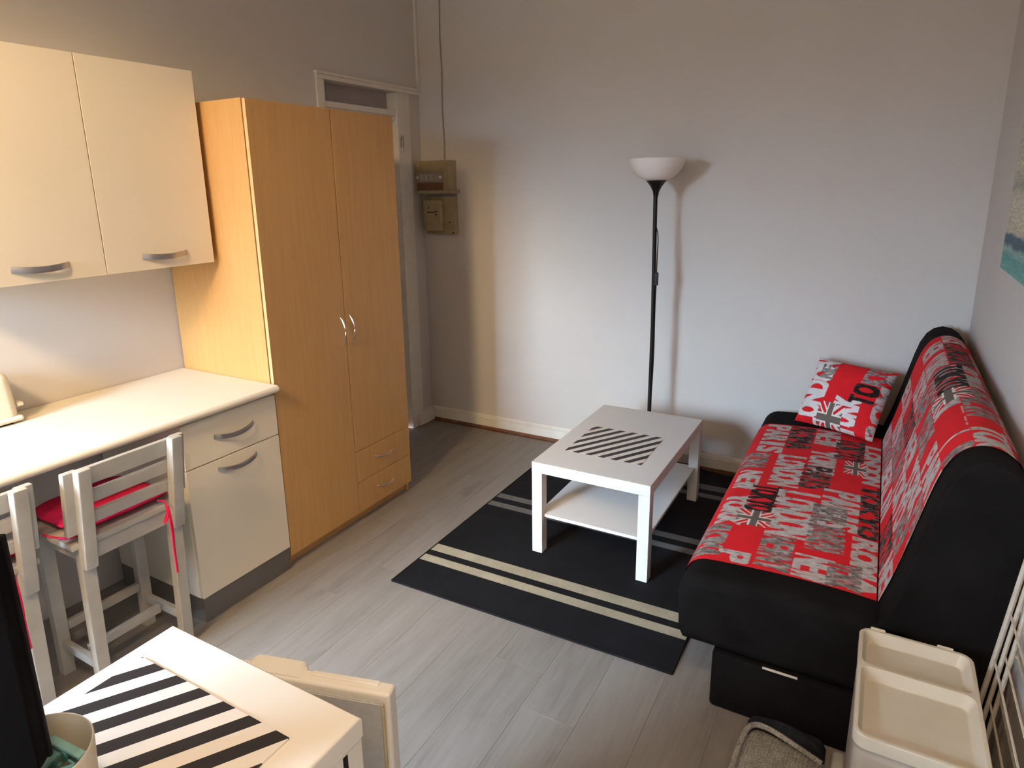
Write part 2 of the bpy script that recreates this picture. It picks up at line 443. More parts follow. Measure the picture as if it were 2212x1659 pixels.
for zz, xx in ((1.495, -.512), (1.515, -.512), (1.375, -.405), (1.44, -.43)):
    bm = B(); tube(bm, [(xx, -.050 if xx > -.47 else -.09, zz), (xx, -.056 if xx > -.47 else -.098, zz)], .005, 10); obj('screw', bm, BLACK, t)

SCREEN = plain('matte_screen_black', (.0025, .002, .002, 1), .8, var=.1, spec=.05)
# ------------------------------------------------------------------ floor lamp
LX, LY = 1.027, -.25
t = thing('floor_lamp', 'black floor lamp with white bowl shade behind the coffee table', 'floor lamp', (LX, LY, 0))
bm = B(); lathe(bm, [(.001, .001), (.128, .001), (.130, .006), (.126, .012), (.04, .026), (.014, .034), (.012, .05)], LX, LY, 44); obj('base', bm, BLACK, t)
bm = B(); tube(bm, [(LX+.008, LY, .03), (LX+.010, LY, .9), (LX-.002, LY, 1.63)], .0112, 12); obj('pole', bm, BLACK, t)
bm = B(); lathe(bm, [(.012, 1.60), (.016, 1.625), (.028, 1.65), (.044, 1.672), (.055, 1.684), (.001, 1.684)], LX, LY, 32); obj('shade_holder', bm, BLACK, t)
bm = B()
pr = [(.012, 1.686), (.06, 1.687), (.085, 1.698), (.110, 1.718), (.130, 1.744), (.141, 1.77), (.1465, 1.790), (.149, 1.795), (.147, 1.797), (.1435, 1.791), (.137, 1.77), (.126, 1.746), (.106, 1.722), (.083, 1.703), (.058, 1.692), (.012, 1.690)]
lathe(bm, pr, LX, LY, 56); obj('lamp_shade', bm, SHADE, t, ang=60)
bm = B(); lathe(bm, [(.0, 1.69), (.019, 1.69), (.019, 1.735), (.0, 1.735)], LX, LY, 20); obj('bulb_socket', bm, BLACK, t)
bm = B(); lathe(bm, [(.012, 1.735), (.016, 1.742), (.027, 1.765), (.024, 1.785), (.012, 1.793), (.0, 1.795)], LX, LY, 20); obj('bulb', bm, SHADE, t)
bm = B(); tube(bm, [(LX+.012, LY-.008, 1.44), (LX+.026, LY-.012, 1.40), (LX+.024, LY-.012, 1.27), (LX+.023, LY-.012, 1.19)], .0028, 6, 2)
tube(bm, [(LX+.024, LY-.012, 1.14), (LX+.022, LY-.012, 1.0), (LX+.026, LY-.012, .75), (LX+.022, LY-.01, .55), (LX+.016, LY-.012, .4), (LX+.03, LY-.02, .12), (LX+.10, LY+.06, .05)], .0028, 6, 2); obj('cord', bm, BLACK, t)
bm = B(); box(bm, LX+.013, LX+.034, LY-.024, LY-.004, 1.130, 1.200, .004); obj('switch', bm, BLACK, t)

# cord lying by the skirting behind the sofa front
bm = B(); tube(bm, [(1.16, -.036, .006), (1.28, -.030, .006), (1.36, -.040, .006), (1.44, -.046, .006), (1.52, -.030, .006), (1.64, -.034, .006)], .0045, 6, 3)
tag(obj('power_cord', bm, BLACK, loc=(1.36, -.04, .004)), 'black power cord on the floor along the back skirting', 'cord')

# ------------------------------------------------------------------ wardrobe
W0, W1, WS, WF, WH = -1.9375, -1.046, -1.481, -.080, 2.0185
t = thing('wardrobe', 'tall beech two door wardrobe with two small drawers', 'wardrobe', (-.38, (W0+W1)/2, 0))
CF = WF-.024                                             # carcass front
for ya_, yb_ in ((W0, W0+.018), (W1-.018, W1)):
    bm = B(); box(bm, XL+.006, CF, ya_, yb_, 0, WH, .0012, 1); obj('side_panel', bm, BEECH, t)
bm = B(); box(bm, XL+.006, CF, W0+.0185, W1-.0185, WH-.020, WH-.002, .001, 1); obj('top_panel', bm, wood('beech_foil_top', 'y'), t)
bm = B(); box(bm, XL+.006, XL+.012, W0+.0185, W1-.0185, .03, WH-.021); obj('back_panel', bm, BEECHD, t)
bm = B(); box(bm, CF-.030, CF-.014, W0+.019, W1-.019, 0, .052, .001, 1); obj('plinth', bm, wood('beech_foil_plinth', 'y'), t)
bm = B(); box(bm, XL+.014, CF-.002, W0+.0185, W1-.0185, .0525, .068); obj('bottom_panel', bm, BEECH, t)
def bow_v(bm, x, y, z0, z1, depth, r):
    n = 10; tube(bm, [(x+depth*math.sin(PI*k/n)**.7, y, z0+(z1-z0)*k/n) for k in range(n+1)], r, 8)
def bow_h(bm, x, y0, y1, z, depth, r, sag=0):
    n = 10; tube(bm, [(x+depth*math.sin(PI*k/n)**.7, y0+(y1-y0)*k/n, z-sag*math.sin(PI*k/n)) for k in range(n+1)], r, 8)
def front(name, y0, y1, z0, z1, hy=None):
    bm = B(); box(bm, WF-.016, WF, y0, y1, z0, z1, .0012, 1); d = obj(name, bm, BEECH, t)
    bm = B()
    if name == 'door': bow_v(bm, WF-.002, hy, .950, 1.082, .026, .0045)
    else: bow_h(bm, WF-.002, -1.335, -1.198, (z0+z1)/2+.012, .024, .0042, .010)
    obj('handle', bm, CHROME, d); return d
front('door', W0+.001, WS-.002, .056, WH-.004, -1.510)
front('door', WS+.002, W1-.001, .388, WH-.004, -1.447)
front('drawer', WS+.002, W1-.001, .221, .385)
front('drawer', WS+.002, W1-.001, .056, .218)
bm = B(); box(bm, WF-.0162, WF+.0004, W0+.0002, W0+.0012, .056, WH-.004); obj('edge_band', bm, BEECHD, t)

# ------------------------------------------------------------------ kitchen units
KF = -.0777
# worktop (continuous)
bm = B(); tb = bmesh.new()
pf = [(XL+.004, .871), (-.060, .871), (-.050, .8695), (-.0445, .864), (-.042, .856), (-.0445, .848), (-.050, .8425), (-.060, .841), (XL+.004, .841)]
prism_y(bm, pf, -3.60, W0-.005, .0015, 1); tb.free()
tag(obj('kitchen_worktop', bm, WORKTOP, loc=(-.36, -2.6, .841)), 'long cream white worktop with a rounded front edge beside the wardrobe', 'worktop')

def flat_handle(bm, x, y0, y1, z, h=.020, sag=.012, d=.022):
    # broad flat bow handle
    n = 12; tb = bmesh.new(); rings = []
    for k in range(n+1):
        u = k/n; s = math.sin(PI*u); y = y0+(y1-y0)*u; zc = z-sag*s; xo = x+d*s**.6
        rings.append([tb.verts.new(q) for q in ((xo-.004, y, zc-h/2), (xo, y, zc-h/2+.001), (xo+.002, y, zc), (xo, y, zc+h/2-.001), (xo-.004, y, zc+h/2))])
    for a, b in zip(rings, rings[1:]):
        for i in range(5): tb.faces.new((a[i], a[(i+1) % 5], b[(i+1) % 5], b[i]))
    tb.faces.new(rings[0]); tb.faces.new(rings[-1][::-1])
    bmesh.ops.recalc_face_normals(tb, faces=tb.faces[:]); merge(bm, tb)

KY0, KY1 = -2.389, W0-.006
t = thing('base_cabinet', 'cream white base cabinet with one drawer and one door under the worktop', 'cabinet', (-.38, -2.17, 0))
bm = B(); box(bm, XL+.05, KF-.018, KY0, KY1, .105, .8405, .001, 1); obj('body', bm, CABINET, t)
bm = B(); box(bm, XL+.05, KF-.002, KY0+.001, KY1-.001, 0, .104, .001, 1); obj('plinth', bm, PLINTH, t)
for nm, z0, z1, hz in (('drawer', .650, .826, .742), ('door', .107, .645, .605)):
    bm = B(); box(bm, KF-.017, KF+.002, KY0+.001, KY1-.001, z0, z1, .0015, 2); d = obj(nm, bm, CABINET, t)
    bm = B(); flat_handle(bm, KF+.003, -2.255, -2.066, hz); obj('handle', bm, STEEL, d)
# worktop support outside the view
t = thing('worktop_leg_panel', 'white panel carrying the left end of the worktop', 'panel', (-.38, -3.55, 0))
bm = B(); box(bm, XL+.05, KF-.02, -3.585, -3.565, 0, .8405, .001, 1); obj('panel', bm, CABINET, t)

t = thing('wall_cabinet', 'cream white two door wall cabinet above the worktop', 'cabinet', (-.5, -2.41, 1.38))
CX, CZ0, CZ1, CY1, CYS = -.333, 1.3796, 2.1322, -1.9645, -2.4162
CY0 = 2*CYS-CY1
bm = B(); box(bm, XL+.002, CX-.020, CY0, CY1, CZ0, CZ1, .001, 1); obj('body', bm, CABINET, t)
for y0, y1, h0, h1 in ((CY0+.001, CYS-.0015, -2.722, -2.542), (CYS+.0015, CY1-.001, -2.276, -2.088)):
    bm = B(); box(bm, CX-.018, CX, y0, y1, CZ0+.001, CZ1-.001, .0015, 2); d = obj('door', bm, CABINET, t)
    bm = B(); flat_handle(bm, CX+.001, h0, h1, 1.432, .022, .006, .024); obj('handle', bm, STEEL, d)

# toaster at the left edge
t = thing('toaster', 'rounded white toaster standing on the worktop at left', 'toaster', (-.60, -2.86, .871))
bm = B(); box(bm, -.672, -.530, -3.06, -2.690, .8735, 1.062, .030, 5)
for v in bm.verts:                                       # sides lean in a little towards the top
    k = (v.co.z-.8735)/.1885; v.co.y += (.010 if v.co.y < -2.9 else -.010)*k; v.co.x += (.006 if v.co.x < -.6 else -.006)*k
obj('body', bm, TOAST, t, ang=50)
bm = B(); box(bm, -.676, -.525, -3.064, -2.684, .878, .899, .009, 3); obj('base', bm, TOAST, t)
bm = B(); box(bm, -.655, -.540, -3.04, -2.715, .8712, .879, .002); obj('feet', bm, BLACK, t)
for xx in (-.625, -.583):
    bm = B(); box(bm, xx-.011, xx+.011, -3.00, -2.735, 1.060, 1.0635, .001, 1); obj('slot', bm, BLACK, t)
bm = B(); box(bm, -.595, -.550, -2.690, -2.668, .925, .940, .004); obj('lever', bm, TOAST, t)

# ------------------------------------------------------------------ bar stools
SY = -2.654
root = thing('bar_stool', 'whitewashed bar stool pushed under the worktop, next to the base cabinet', 'stool', (-.12, SY, 0), 'white bar stools at the worktop')
st = root
for s in (-1, 1):
    yc = SY+s*.154
    bm = B(); beam(bm, (.004, yc, .505), (.060, yc, .856), .036, .041, .005); obj('back_post', bm, STOOL, st)
    bm = B(); beam(bm, (-.0045, SY+s*.179, .630), (.0306, SY+s*.179, .850), .026, .046, .005); obj('back_board', bm, STOOL, st)
for z0, z1 in ((.786, .846), (.720, .764), (.648, .690)):
    sl = lambda z: .004+.1595*(z-.505)-.0285
    bm = B(); beam(bm, (sl(z0), SY, z0), (sl(z1), SY, z1), .020, .311, .002); obj('back_slat', bm, STOOL, st)
for k in range(4):
    x0 = -.312+k*.080
    bm = B(); box(bm, x0, x0+.074, SY-.196, SY+.196, .578, .600, .004); obj('seat_board', bm, STOOL, st)
for s in (-1, 1):
    yc = SY+s*.154
    bm = B(); beam(bm, (-.045, yc-.0, 0), (-.012, yc, .577), .036, .040, .003, .034, .044); obj('leg', bm, STOOL, st)
    bm = B(); beam(bm, (-.285, yc, 0), (-.270, yc, .577), .036, .040, .003, .034, .044); obj('leg', bm, STOOL, st)
    bm = B(); box(bm, -.262, -.044, yc-.010, yc+.010, .105, .140, .003); obj('stretcher', bm, STOOL, st)
    bm = B(); box(bm, -.255, -.034, yc-.009, yc+.009, .52, .577, .002); obj('apron', bm, STOOL, st)
for xx, z0 in ((-.276, .165), (-.155, .112)):
    bm = B(); box(bm, xx-.010, xx+.010, SY-.132, SY+.132, z0, z0+.033, .003); obj('stretcher', bm, STOOL, st)
for xx in (-.272, -.018):
    bm = B(); box(bm, xx-.009, xx+.009, SY-.129, SY+.129, .52, .577, .002); obj('apron', bm, STOOL, st)

def cushion():
    t = thing('seat_cushion', 'crimson seat cushion on the stool nearest the base cabinet', 'cushion', (-.14, SY, .6), 'crimson seat cushions on the stools')
    bm = B(); n = 18; top = []; bot = []
    x0, x1, y0, y1 = -.325, -.030, SY-.165, SY+.165
    for i in range(n+1):
        rt_, rb = [], []
        for j in range(n+1):
            u, v = i/n*2-1, j/n*2-1
            e = (1-abs(u)**4)*(1-abs(v)**4)
            xx = (x0+x1)/2+(x1-x0)/2*u*(1-.03*v*v); yy = (y0+y1)/2+(y1-y0)/2*v*(1-.03*u*u)
            rt_.append(bm.verts.new((xx, yy, .622+.034*e**.5+.002*math.sin(9*u+5*v))))
            rb.append(bm.verts.new((xx, yy, .622-.0205*e**.4)))
        top.append(rt_); bot.append(rb)
    for i in range(n):
        for j in range(n):
            bm.faces.new((top[i][j], top[i+1][j], top[i+1][j+1], top[i][j+1]))
            bm.faces.new((bot[i][j], bot[i][j+1], bot[i+1][j+1], bot[i+1][j]))
    bmesh.ops.remove_doubles(bm, verts=bm.verts[:], dist=.0015)
    bmesh.ops.recalc_face_normals(bm, faces=bm.faces[:])
    obj('cushion_pad', bm, REDC, t, ang=70)
    yr = SY+.11
    bm = B()
    tube(bm, [(-.02, yr, .615), (.012, yr+.004, .622), (.040, yr-.006, .618), (.045, yr-.012, .585), (.030, yr-.018, .56), (.042, yr-.022, .55), (.046, yr-.01, .58), (.044, yr-.004, .61)], .0032, 6, 2)
    tube(bm, [(.044, yr-.004, .612), (.046, yr+.0, .56), (.034, yr+.006, .50), (.026, yr+.006, .42), (.020, yr+.010, .34)], [.004]*4+[.0035]+[.003]*0 if False else .0038, 6, 2)
    tube(bm, [(.042, yr-.006, .612), (.047, yr-.006, .55), (.036, yr+.0, .48), (.030, yr+.002, .41), (.027, yr+.004, .345)], .0034, 6, 2)
    obj('tie', bm, REDC, t)
    yl = SY-.15
    bm = B(); tube(bm, [(-.03, yl, .614), (-.02, yl-.02, .612), (-.05, yl-.035, .608), (-.10, yl-.045, .605), (-.15, yl-.052, .603)], .0032, 6, 2); obj('tie', bm, REDC, t)
    return t
c1 = cushion()
s2 = copy_tree(root); s2.location = Vector(root.location)+Vector((-.022, -.472, 0))
s2['label'] = 'whitewashed bar stool at the left edge, second from the base cabinet'
c2 = copy_tree(c1); c2.location = Vector(c1.location)+Vector((-.022, -.472, 0))
c2['label'] = 'crimson seat cushion on the stool at the left edge'

# ------------------------------------------------------------------ rug
RX0, RX1, RY0, RY1 = .392, 1.615, -1.812, -.062
segs = [(-1.812, -1.617, RUGB), (-1.617, -1.567, RUGS), (-1.567, -1.527, RUGB), (-1.527, -1.467, RUGS), (-1.467, -1.008, RUGB), (-1.008, -.960, RUGG),
        (-.960, -.910, RUGB), (-.910, -.860, RUGG), (-.860, -.400, RUGB), (-.400, -.352, RUGG), (-.352, -.300, RUGB), (-.300, -.235, RUGG), (-.235, -.062, RUGB)]
segs = [(a, b, m_) for a, b, m_ in segs]
t = thing('rug', 'charcoal rug with pairs of pale stripes under the coffee table', 'rug', (1.0, -.94, 0))
bm = B(); mats = [RUGB, RUGS, RUGG]; tilt = .0165
rows = [segs[0][0]]+[s[1] for s in segs]
NX = 24
g = [[bm.verts.new((RX0+(RX1-RX0)*i/NX, y+tilt*(RX0+(RX1-RX0)*i/NX-RX0)*(1 if y < -1.2 else .55), .008)) for i in range(NX+1)] for y in rows]
for r_, (a, b, m_) in enumerate(segs):
    for i in range(NX):
        f = bm.faces.new((g[r_][i], g[r_][i+1], g[r_+1][i+1], g[r_+1][i])); f.material_index = mats.index(m_)
ret = bmesh.ops.extrude_face_region(bm, geom=bm.faces[:])
for v in [e for e in ret['geom'] if isinstance(e, bmesh.types.BMVert)]: v.co.z = .0008
bmesh.ops.recalc_face_normals(bm, faces=bm.faces[:])
obj('pile', bm, mats, t, smooth=False)
bm = B()
for pts in ([g_ for g_ in ((RX0, RY0, .006), (RX1, RY0+tilt*1.22, .006))], [(RX0, RY0, .006), (RX0, RY1, .006)], [(RX1, RY0+tilt*1.22, .006), (RX1, RY1, .006)]):
    tube(bm, pts, .0045, 6)
obj('edge_binding', bm, RUGB, t)

# ------------------------------------------------------------------ coffee table
TX, TY, TW, TL, TZ, TH = .8231, -1.3115, .55, .90, .008, .458
t = thing('coffee_table', 'white square legged coffee table standing on the charcoal rug', 'table', (TX+TW/2, TY+TL/2, TZ))
bm = B(); box(bm, TX, TX+TW, TY, TY+TL, TH-.050, TH, .0015, 2); obj('tabletop', bm, GLOSS_WHITE, t)
for a in (0, 1):
    for b in (0, 1):
        x0 = TX+.0006 if a == 0 else TX+TW-.0506; y0 = TY+.0006 if b == 0 else TY+TL-.0506
        bm = B(); box(bm, x0, x0+.05, y0, y0+.05, TZ+.0005, TH-.0508, .001, 1); obj('leg', bm, GLOSS_WHITE, t)
bm = B(); box(bm, TX+.018, TX+TW-.018, TY+.052, TY+TL-.052, .184, .199, .001, 1)
box(bm, TX+.052, TX+TW-.052, TY+.024, TY+.053, .184, .199, .001, 1); box(bm, TX+.052, TX+TW-.052, TY+TL-.053, TY+TL-.024, .184, .199, .001, 1)
obj('shelf', bm, GLOSS_WHITE, t)
bm = B(); box(bm, .905, 1.272, -1.126, -.765, .4582, .4600, .0005, 1)
tag(obj('placemat', bm, stripes('striped_mat_table', 0, -.765, 1.047), loc=(1.09, -.94, .4582)), 'black and white striped placemat on the coffee table', 'placemat')

# ------------------------------------------------------------------ lettering printed on the sofa cover and pillow
RED = np.array((lin(205), lin(30), lin(38)))
GL = {}
def glyph(ch):
    if ch in GL: return GL[ch]
    cu = bpy.data.curves.new('glyph', 'FONT'); cu.body = ch; cu.resolution_u = 3
    o = bpy.data.objects.new('glyph', cu); COL.objects.link(o)
    bpy.context.view_layer.update()
    me = o.to_mesh(); me.calc_loop_triangles()
    v = np.array([p.co[:2] for p in me.vertices]); tr = [tuple(t_.vertices) for t_ in me.loop_triangles]
    lo, hi = v.min(0), v.max(0); v = (v-lo)/(hi-lo)
    N = 72; q = (np.arange(N)+.5)/N; U, V = np.meshgrid(q, q)
    bmp = np.zeros((N, N), bool)
    for a, b, c in tr:
        A, B_, C_ = v[a], v[b], v[c]
        d = (B_[0]-A[0])*(C_[1]-A[1])-(C_[0]-A[0])*(B_[1]-A[1])
        if abs(d) < 1e-9: continue
        w1 = ((U-A[0])*(C_[1]-A[1])-(C_[0]-A[0])*(V-A[1]))/d
        w2 = ((B_[0]-A[0])*(V-A[1])-(U-A[0])*(B_[1]-A[1]))/d
        bmp |= (w1 >= -1e-6) & (w2 >= -1e-6) & (w1+w2 <= 1+1e-6)
    o.to_mesh_clear(); bpy.data.objects.remove(o); bpy.data.curves.remove(cu)
    if ch != 'I':
        for _ in range(8):
            p = np.pad(bmp, 1); bmp = p[1:-1, 1:-1] | p[1:-1, :-2] | p[1:-1, 2:]
        for _ in range(3):
            p = np.pad(bmp, 1); bmp = p[1:-1, 1:-1] | p[:-2, 1:-1] | p[2:, 1:-1]
    GL[ch] = bmp; return bmp
rng = np.random.RandomState(7)
def smooth_noise(shape, cell):
    a, b = shape; ca, cb = max(2, int(a/cell[0])+2), max(2, int(b/cell[1])+2)
    g_ = rng.rand(ca, cb)
    i = np.linspace(0, ca-1.001, a); j = np.linspace(0, cb-1.001, b)
    i0, j0 = i.astype(int), j.astype(int); fi, fj = (i-i0)[:, None], (j-j0)[None, :]
    return (g_[i0][:, j0]*(1-fi)*(1-fj)+g_[i0+1][:, j0]*fi*(1-fj)+g_[i0][:, j0+1]*(1-fi)*fj+g_[i0+1][:, j0+1]*fi*fj)
class Print:
    """raster of the printed cloth: axis 0 = letter height (up), axis 1 = reading direction"""
    def __init__(s, h, w, res):
        s.h, s.w, s.res = h, w, res; s.na, s.nb = int(round(h/res))+1, int(round(w/res))+1
        s.img = np.tile(RED, (s.na, s.nb, 1)).astype(float)
        s.img *= (.93+.14*smooth_noise((s.na, s.nb), (10, 10)))[..., None]
        s.photo = smooth_noise((s.na, s.nb), (5, 2.2))*.6+smooth_noise((s.na, s.nb), (2, 1.2))*.4
    def ink(s, style, A, B_):
        n = s.photo[np.ix_(A, B_)]
        if style == 'grey': v = .27+.36*n; v = np.where(n < .27, v*.5, v); tint = (1.0, .965, .95)
        elif style == 'mid': v = .03+.50*n**1.4; tint = (1.0, .92, .90)
        elif style == 'dark': v = .015+.60*np.clip(n-.42, 0, 1)**1.1; tint = (1.0, .72, .70)
        elif style == 'white': v = .55+.22*n; tint = (1, 1, 1)
        else: v = .010+.30*np.clip(n-.60, 0, 1); tint = (1.0, .9, .9)
        return v[..., None]*np.array(tint)
    def word(s, txt, a0, a1, b0, b1, style):
        n = len(txt); p = (b1-b0)/n
        for k, ch in enumerate(txt):
            if ch == ' ': continue
            l0 = b0+p*k+p*.02; l1 = b0+p*(k+1)-p*.02
            if ch == 'I': l0, l1 = l0+p*.22, l1-p*.22
            A = np.arange(max(0, int(a0/s.res)), min(s.na, int(a1/s.res)+1)); Bx = np.arange(max(0, int(l0/s.res)), min(s.nb, int(l1/s.res)+1))
            if len(A) == 0 or len(Bx) == 0: continue
            g_ = glyph(ch); N = g_.shape[0]
            V = np.clip(((A*s.res-a0)/(a1-a0)*N).astype(int), 0, N-1); U = np.clip(((Bx*s.res-l0)/(l1-l0)*N).astype(int), 0, N-1)
            m_ = g_[np.ix_(V, U)]; sub = s.img[np.ix_(A, Bx)]
            sub[m_] = s.ink(style, A, Bx)[m_]; s.img[np.ix_(A, Bx)] = sub
    def flag(s, a0, a1, b0, b1):
        A = np.arange(max(0, int(a0/s.res)), min(s.na, int(a1/s.res)+1)); Bx = np.arange(max(0, int(b0/s.res)), min(s.nb, int(b1/s.res)+1))
        if len(A) == 0 or len(Bx) == 0: return
        u = ((A*s.res-a0)/(a1-a0)*2-1)[:, None]+0*Bx[None, :]; v = ((Bx*s.res-b0)/(b1-b0)*2-1)[None, :]+0*u
        sub = s.img[np.ix_(A, Bx)]
        taupe = np.array((.125, .105, .090)); white = np.array((.74, .73, .70))
        d = np.minimum(abs(u-v), abs(u+v))
        sub[d > .50] = taupe; sub[(d <= .30)] = white; sub[d <= .16] = RED
        sub[(abs(u) < .30) | (abs(v) < .30)] = white; sub[(abs(u) < .20) | (abs(v) < .20)] = taupe
        s.img[np.ix_(A, Bx)] = sub

def grid_print(name, pt, P, thick_dir, parent, label=None):
    """a cloth skin: pt(a,b) -> 3D point for every raster node, colours from the raster"""
    na, nb = P.na, P.nb
    V = pt(np.arange(na)*P.res, np.arange(nb)*P.res)                       # (na, nb, 3)
    off = np.array(root_of(parent).location); V = (V-off).reshape(-1, 3)
    idx = np.arange(na*nb).reshape(na, nb)
    q = np.stack([idx[:-1, :-1], idx[1:, :-1], idx[1:, 1:], idx[:-1, 1:]], -1).reshape(-1, 4)
    if thick_dir < 0: q = q[:, ::-1]
    me = bpy.data.meshes.new(name)
    me.vertices.add(len(V)); me.vertices.foreach_set('co', V.ravel())
    me.loops.add(q.size); me.loops.foreach_set('vertex_index', q.ravel().astype(np.int32))
    me.polygons.add(len(q)); me.polygons.foreach_set('loop_start', np.arange(0, q.size, 4, dtype=np.int32))
    me.update(calc_edges=True); me.validate()
    at = me.color_attributes.new('print', 'FLOAT_COLOR', 'POINT')
    c = np.ones((na*nb, 4)); c[:, :3] = P.img.reshape(-1, 3); at.data.foreach_set('color', c.ravel())
    me.polygons.foreach_set('use_smooth', [True]*len(me.polygons))
    me.materials.append(PRINT)
    o = bpy.data.objects.new(name, me); COL.objects.link(o); o.parent = parent
    if label: o['label'] = label
    return o

# ------------------------------------------------------------------ sofa bed
SY0, SY1 = -1.872, -.055
sofa = thing('sofa_bed', 'black sofa bed with red city lettering print against the right wall', 'sofa', (2.05, -.95, 0))
bm = B(); box(bm, 1.757, 2.42, SY0+.004, SY1-.01, .002, .205, .012, 2); obj('base_box', bm, BLACKCLOTH, sofa)
def arc(cx, cz, rx, rz, a0, a1, n): return [(cx+rx*math.cos(math.radians(a0+(a1-a0)*k/n)), cz+rz*math.sin(math.radians(a0+(a1-a0)*k/n))) for k in range(n+1)]
seat_top = [(1.638, .30)] + arc(1.712, .378, .078, .078, 180, 98, 7) + [(1.80, .462), (1.95, .468), (2.10, .466), (2.19, .458)]
seat_poly = [(1.655, .212), (1.640, .24)] + seat_top + [(2.26, .44), (2.30, .36), (2.30, .212)]
bm = B(); prism_y(bm, seat_poly, SY0, SY1, .045, 5); obj('seat', bm, BLACKCLOTH, sofa, ang=60)
back_front = [(2.196, .450), (2.222, .54), (2.248, .65), (2.270, .755), (2.288, .84), (2.304, .900), (2.325, .945), (2.352, .972), (2.385, .984), (2.420, .978), (2.452, .957), (2.476, .925)]
back_poly = back_front + [(2.488, .88), (2.488, .40), (2.44, .25), (2.31, .215), (2.302, .30), (2.262, .445), (2.21, .445)]
bm = B(); prism_y(bm, back_poly, SY0, SY1, .04, 5); obj('backrest', bm, BLACKCLOTH, sofa, ang=60)
bm = B(); box(bm, 1.91, 2.01, SY0-.003, SY0+.004, .204, .209, .001, 1); obj('white_slit', bm, CANVAS, sofa)  # pale strip added to stand for the white slit between seat and base

def resample(prof, off):
    P_ = np.array(prof, float); 
    for _ in range(3):                                                     # corner cutting
        P_ = np.vstack([P_[:1], np.stack([P_[:-1]*.75+P_[1:]*.25, P_[:-1]*.25+P_[1:]*.75], 1).reshape(-1, 2), P_[-1:]])
    d = np.diff(P_, axis=0); s_ = np.r_[0, np.cumsum(np.hypot(d[:, 0], d[:, 1]))]
    T = np.gradient(P_, axis=0); T /= np.linalg.norm(T, axis=1)[:, None]
    Nn = np.stack([-T[:, 1], T[:, 0]], 1)
    return s_, P_+Nn*off
def cloth(prof, off, ytop):
    s_, Q = resample(prof, off)
    def pt(a, b):
        X = np.interp(a, s_, Q[:, 0]); Z = np.interp(a, s_, Q[:, 1])
        o = np.empty((len(a), len(b), 3)); o[..., 0] = X[:, None]; o[..., 2] = Z[:, None]; o[..., 1] = (ytop-b)[None, :]
        return o
    return s_, Q, pt
RES = .0034
YT, YN = -.315, -1.752
s_, Q, pt = cloth(seat_top, .0035, YT)
P = Print(s_[-1], YT-YN, RES)
k0 = int(np.argmax(Q[:, 1])); 
def s_of_x(x): 
    m_ = Q[:, 1] > .40
    return float(np.interp(x, Q[m_][:, 0], s_[m_]))
WORDS = [('PARIS', 1.690, 1.794, -.330, -.723, 'grey'), ('ROMA', 1.799, 1.908, -.331, -.640, 'dark'), ('NEW YORK', 1.919, 2.020, -.338, -.896, 'grey'), ('TOKYO', 2.009, 2.126, -.418, -.684, 'dark'),
 ('NEW YORK', 1.668, 1.755, -.960, -1.485, 'grey'), ('TOKYO', 1.746, 1.850, -1.097, -1.342, 'black'), ('LONDON', 1.793, 1.903, -.733, -1.083, 'grey'), ('PARIS', 1.906, 2.013, -.819, -1.061, 'dark'),
 ('PARIS', 2.000, 2.127, -1.033, -1.369, 'grey'), ('LONDON', 1.843, 1.989, -1.113, -1.503, 'grey'), ('BERLIN', 1.977, 2.087, -1.194, -1.431, 'mid'), ('TOKYO', 2.128, 2.189, -.922, -1.382, 'dark'),
 ('ROMA', 2.115, 2.194, -1.389, -1.739, 'grey'), ('LONDON', 2.130, 2.189, -.456, -.905, 'grey'), ('ROMA', 1.977, 2.092, -1.434, -1.550, 'mid'), ('NEW', 1.842, 1.946, -1.512, -1.640, 'mid'), ('NY', 1.842, 1.950, -1.645, -1.742, 'mid'),
 ('P', 1.727, 1.825, -1.668, -1.742, 'grey'), ('ROMA', 1.640, 1.732, -1.492, -1.731, 'mid'), ('NEW', 1.957, 2.072, -1.596, -1.748, 'grey'), ('YORK', 2.053, 2.150, -1.592, -1.749, 'mid'), ('ROMA', 1.645, 1.756, -.745, -.929, 'mid')]
for w_, x0, x1, y0, y1, sty in WORDS: P.word(w_, s_of_x(x0), s_of_x(x1), YT-y0, YT-y1, sty)
P.flag(s_of_x(2.058), s_of_x(2.136), YT+.690, YT+.837); P.flag(s_of_x(1.735), s_of_x(1.851), YT+1.345, YT+1.465)
fr = ('LONDON', 'PARIS', 'TOKYO', 'ROMA')
for k, w_ in enumerate(fr): P.word(w_, .006, .098, .06+.36*k, .34+.36*k, ('grey', 'mid')[k % 2])
grid_print('seat_print', pt, P, 1, sofa, 'red seat cover printed with grey city names')

YT2, YN2 = -.300, -1.752
s_, Q, pt = cloth(back_front, .0035, YT2)
P = Print(s_[-1], YT2-YN2, RES)
cols = [(.010, .108), (.114, .228), (.234, .338), (.344, .458), (.464, .562), (.568, .656), (.662, .745)]
names = ['LONDON', 'PARIS', 'NEW YORK', 'TOKYO', 'BERLIN', 'ROMA']
for ci, (a0, a1) in enumerate(cols):
    b = -.12+.11*((ci*3) % 5); k = ci*2
    while b < 1.5:
        w_ = names[(k*5+ci) % 6]; L = len(w_)*(.054+.010*((k+ci) % 3))
        P.word(w_, a0, a1, b, b+L, ('grey', 'mid', 'grey', 'dark', 'grey', 'mid')[(k+ci*2) % 6])
        b += L+(.012, .012, .085, .010)[(k+ci) % 4]; k += 1
P.word('TOKYO', .50, .60, .55, .86, 'black'); P.flag(.47, .60, .86, .99)
A_, B_ = int(.462/RES), int(1.05/RES)
P.img[A_:A_+int(.104/RES), B_:B_+int(.26/RES)] = RED
grid_print('backrest_print', pt, P, 1, sofa, 'red backrest cover printed with grey city names')

